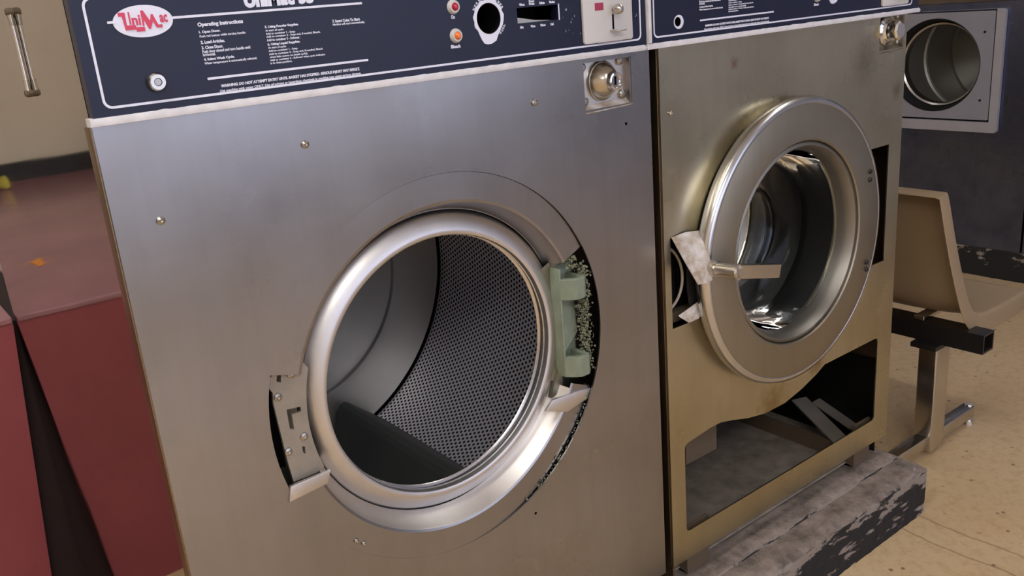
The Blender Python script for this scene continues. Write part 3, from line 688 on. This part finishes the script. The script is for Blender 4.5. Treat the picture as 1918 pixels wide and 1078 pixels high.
# ------------------------------------------------------------------ maroon counter left of and behind the washers
ct = thing('counter', 'low maroon painted counter behind the open washer, at the left edge', 'counter', (-.65, 1.7, 0))
MB().box(-1.35, .05, .885, 2.69, 0, .598).build('carcass', 'darkred', ct, False)  # dark colour stands in for shade in the gap beside the board
MB().sheet([(-1.35, 0.0), (-.062, 0.0), (-.050, .10), (-.0035, .600), (-1.35, .600)], [], .862, .880).build('front_board', 'maroon', ct, False)
MB().box(-1.35, -.0035, .858, 2.70, .600, .612, .003).build('countertop', 'maroontop', ct)
MB().box(-1.35, -.0035, 2.66, 2.70, .6125, .672).build('backsplash', 'blackpaint', ct, False)
q = MB().add([(-.102, 1.27, .6125), (-.135, 1.30, .6125), (-.130, 1.23, .6125), (-.112, 1.21, .6125), (-.102, 1.27, .6135), (-.135, 1.30, .6135), (-.130, 1.23, .6135), (-.112, 1.21, .6135)],
             [(0, 1, 2, 3), (4, 5, 6, 7), (0, 1, 5, 4), (1, 2, 6, 5), (2, 3, 7, 6), (3, 0, 4, 7)])
tag(q.build('paper_scrap', 'paper', None, False), 'small orange paper scrap lying on the maroon counter, mirrored in the washer side', 'paper')
q = MB(); q.lathe([(0, 2.47), (.02, 2.47), (.02, 2.52), (.012, 2.53), (0, 2.53)], -.262, .634, n=16)
tag(q.build('bottle_cap', 'yellow', None), 'small yellow cap at the back of the maroon counter, mirrored in the washer side', 'cap')

# ------------------------------------------------------------------ dryers along the right wall
DXF = 2.953
MB_ = MB
k_ = rough_block(DXF, DXF + .75, -1.0, 1.80, 0, .104, 4, 120, 12, .002, .006)
dk = thing('dryer_plinth', 'low chipped black plinth under the row of dryers', 'plinth', (DXF + .37, .4, 0))
kb = MB().sheet(rect(-1.0, 1.80, 0, .104), [], DXF, DXF + .75, 'yz')
bm = bmesh.new(); idx = {}
NY, NZ = 200, 10
def kv(j, k):
    if (j, k) not in idx: 
        idx[(j, k)] = bm.verts.new(ragged(DXF - .001, -1.0 + 2.8 * j / NY, .104 * k / NZ, .0015))
    return idx[(j, k)]
for j in range(NY):
    for k in range(NZ): bm.faces.new((kv(j, k), kv(j + 1, k), kv(j + 1, k + 1), kv(j, k + 1)))
kb.frombm(bm)
kb.build('kick_board', 'kick', dk, True, 60)
def sheetx(outline, holes, x0, x1): return MB().sheet(outline, holes, x0, x1, 'yz')
def lathex(prof, cy, cz, n=72, x=0):
    m_ = MB(); m_.lathe([(r, d) for r, d in prof], 0, 0, n=n)
    return m_.move(lambda v: (x + v.y, cy + v.x, cz + v.z))
def dryer(yc, label):
    t = thing('tumble_dryer', label, 'dryer', (DXF + .35, yc, .105), 'stacked dryers along the wall')
    hw = .334
    q = MB()
    for (a_, b_, c_, d_, e_, f_) in ((.68, .70, -hw, hw, .105, 1.85), (.02, .68, -hw, -hw + .004, .105, 1.85), (.02, .68, hw - .004, hw, .105, 1.85), (.02, .68, -hw + .004, hw - .004, 1.846, 1.85), (.02, .68, -hw + .004, hw - .004, .105, .109)): q.box(DXF + a_, DXF + b_, yc + c_, yc + d_, e_, f_)
    q.build('cabinet', 'dryerpanel', t, False)
    sheetx(rect(yc - hw, yc + hw, .106, .487), [], DXF, DXF + .02).build('lower_panel', 'dryerpanel', t, False)
    sheetx(rect(yc - hw, yc + hw, .487, .94), [rect(yc - .205, yc + .205, .530, .914)], DXF + .003, DXF + .02).build('door_surround', 'dryerpanel', t, False)
    sheetx(rect(yc - hw, yc + hw, .941, 1.03), [], DXF, DXF + .02).build('top_band', 'dryertop', t, False)
    sheetx(rect(yc - hw, yc + hw, 1.031, 1.84), [circ(yc, 1.38, .157, 64)], DXF, DXF + .02).build('upper_panel', 'dryerpanel', t, False)
    tr = sheetx(rrect(yc - .228, yc + .228, .512, .918, .010), [rect(yc - .2005, yc + .2005, .547, .9175)], DXF - .014, DXF + .001)
    tr = tr.build('door_frame', 'dryertrim', t, True, 30)
    dr_ = sheetx(rrect(yc - .1960, yc + .1960, .5535, .912, .004), [circ(yc, .735, .158, 96)], DXF - .012, DXF + .008).build('door_plate', 'dryerpaint', t, False)
    for (dy, z) in ((-.165, .845), (-.165, .620), (.165, .845), (.165, .62)):
        lathex([(0, -.002), (.004, -.0015), (.0045, 0)], yc + dy, z, 12, DXF - .012).build('screw', 'darksteel', dr_)
    lathex([(.1585, -.012), (.1570, -.014), (.151, .004), (.147, .030), (.140, .040)], yc, .735, 96, DXF).build('opening_rim', 'rubber', dr_)
    lathex([(.146, .036), (.142, .028), (.136, .032), (.134, .060)], yc, .735, 96, DXF).build('inner_ring', 'bright', t)
    d = lathex([(.134, .060), (.20, .065), (.205, .07), (.205, .298), (.198, .303), (.197, .308), (.204, .310), (.197, .312), (.198, .317), (.205, .322), (.205, .51), (.200, .515), (0, .520)], yc, .735, 96, DXF).build('drum', 'drumback', t)
    lathex([(.158, 0), (.15, .02), (.14, .05), (0, .052)], yc, 1.38, 64, DXF + .002).build('upper_door', 'darksteel', t)
    return t
dryer(.755, 'stacked dryer with square grey door frame and round open drum, seen past the right washer')
dryer(.080, 'stacked dryer of which only the edge shows at the right frame edge')
dryer(1.430, 'stacked dryer farthest along the row, hidden behind the washers')

# ------------------------------------------------------------------ row seat with one plastic shell
sb = thing('beam_seating', 'tan plastic seat bolted on a black beam with steel leg, beyond the right washer', 'chair', (1.64, .2, 0))
# beam: open square tube running away from the camera
xb0, xb1, zb0, zb1 = 1.622, 1.668, .279, .322
MB().sheet(rect(xb0, xb1, zb0, zb1), [rect(xb0 + .004, xb1 - .004, zb0 + .004, zb1 - .004)], -.072, .60).build('beam', 'blackpaint', sb, False)
for yl in (.045, .45):
    l = MB().box(1.622, 1.682, yl - .020, yl + .022, .012, .268, .003).build('leg', 'dullchrome', sb)
    MB().box(1.600, 1.690, yl - .028, yl + .030, .268, .279, .001).build('leg_plate', 'blackpaint', sb)
    ft = MB().box(1.682, 1.838, yl - .014, yl + .014, .022, .050, .002).box(1.46, 1.622, yl - .014, yl + .014, .022, .050, .002).build('foot', 'dullchrome', sb)
    for x in (1.838, 1.455): MB().cyl((x, yl, .0), (x, yl, .052), .009, .009, 20).cyl((x, yl, .0), (x, yl, .010), .014, .012, 20).build('glide', 'chrome', ft)
def shell(yc, label):
    path = [(1.592, .626), (1.600, .58), (1.612, .52), (1.626, .46), (1.640, .41), (1.652, .375), (1.668, .352), (1.695, .341), (1.74, .336), (1.80, .332), (1.86, .330), (1.915, .330), (1.945, .331)]
    hw = [.137, .143, .150, .158, .165, .170, .173, .173, .172, .170, .168, .164, .160]
    n = len(path); rows = []
    def nrm(i):
        a = Vector(path[max(i - 1, 0)]); b = Vector(path[min(i + 1, n - 1)]); d = (b - a).normalized()
        return Vector((d.y, -d.x))       # towards the back / underside
    fl = .046
    for i in range(n):
        nn = nrm(i); nn = -nn if (nn.x > 0 and nn.y > 0) else nn
        px, pz = path[i]; h = hw[i]; w_ = []
        dish = .010 * math.sin(PI * min(1, max(0, (i) / (n - 1))))
        def P(yy, off): return (px + nn.x * off, yy, pz + nn.y * off)
        w_ = [P(yc - h - .003, fl), P(yc - h, .006), P(yc - h + .004, 0), P(yc - h + .014, 0), P(yc - h * .55, dish), P(yc, dish * 1.3), P(yc + h * .55, dish), P(yc + h - .014, 0), P(yc + h - .004, 0), P(yc + h, .006), P(yc + h + .003, fl)]
        rows.append(w_)
    def endrow(i, d, off):
        nn = nrm(i); nn = -nn if (nn.x > 0 and nn.y > 0) else nn
        return [(x + d[0] + nn.x * (off if 1 <= k <= 9 else 0), y, z + d[1] + nn.y * (off if 1 <= k <= 9 else 0)) for k, (x, y, z) in enumerate(rows[i])]
    top0 = endrow(0, (-.002, .004), .006); top1 = endrow(0, (-.002, .006), fl)
    end0 = endrow(n - 1, (.005, -.002), .006); end1 = endrow(n - 1, (.007, -.002), fl)
    rows = [top1, top0] + rows + [end0, end1]
    k = len(rows[0]); vs = [v for r in rows for v in r]
    fs = [(i * k + j, i * k + j + 1, (i + 1) * k + j + 1, (i + 1) * k + j) for i in range(len(rows) - 1) for j in range(k - 1)]
    t = sb
    o = MB().add(vs, fs).build('seat_shell', 'chair', t, True, 80)
    sd = o.modifiers.new('solid', 'SOLIDIFY'); sd.thickness = .006; sd.offset = -1
    ss = o.modifiers.new('sub', 'SUBSURF'); ss.levels = 2; ss.render_levels = 2
    for dy in (-.07, .07): MB().box(1.625, 1.70, yc + dy - .012, yc + dy + .012, .3222, .3335, .002).build('bracket', 'dullchrome', o)
    return t
shell(.142, 'tan moulded plastic seat on a black beam, seen from behind beyond the right washer')
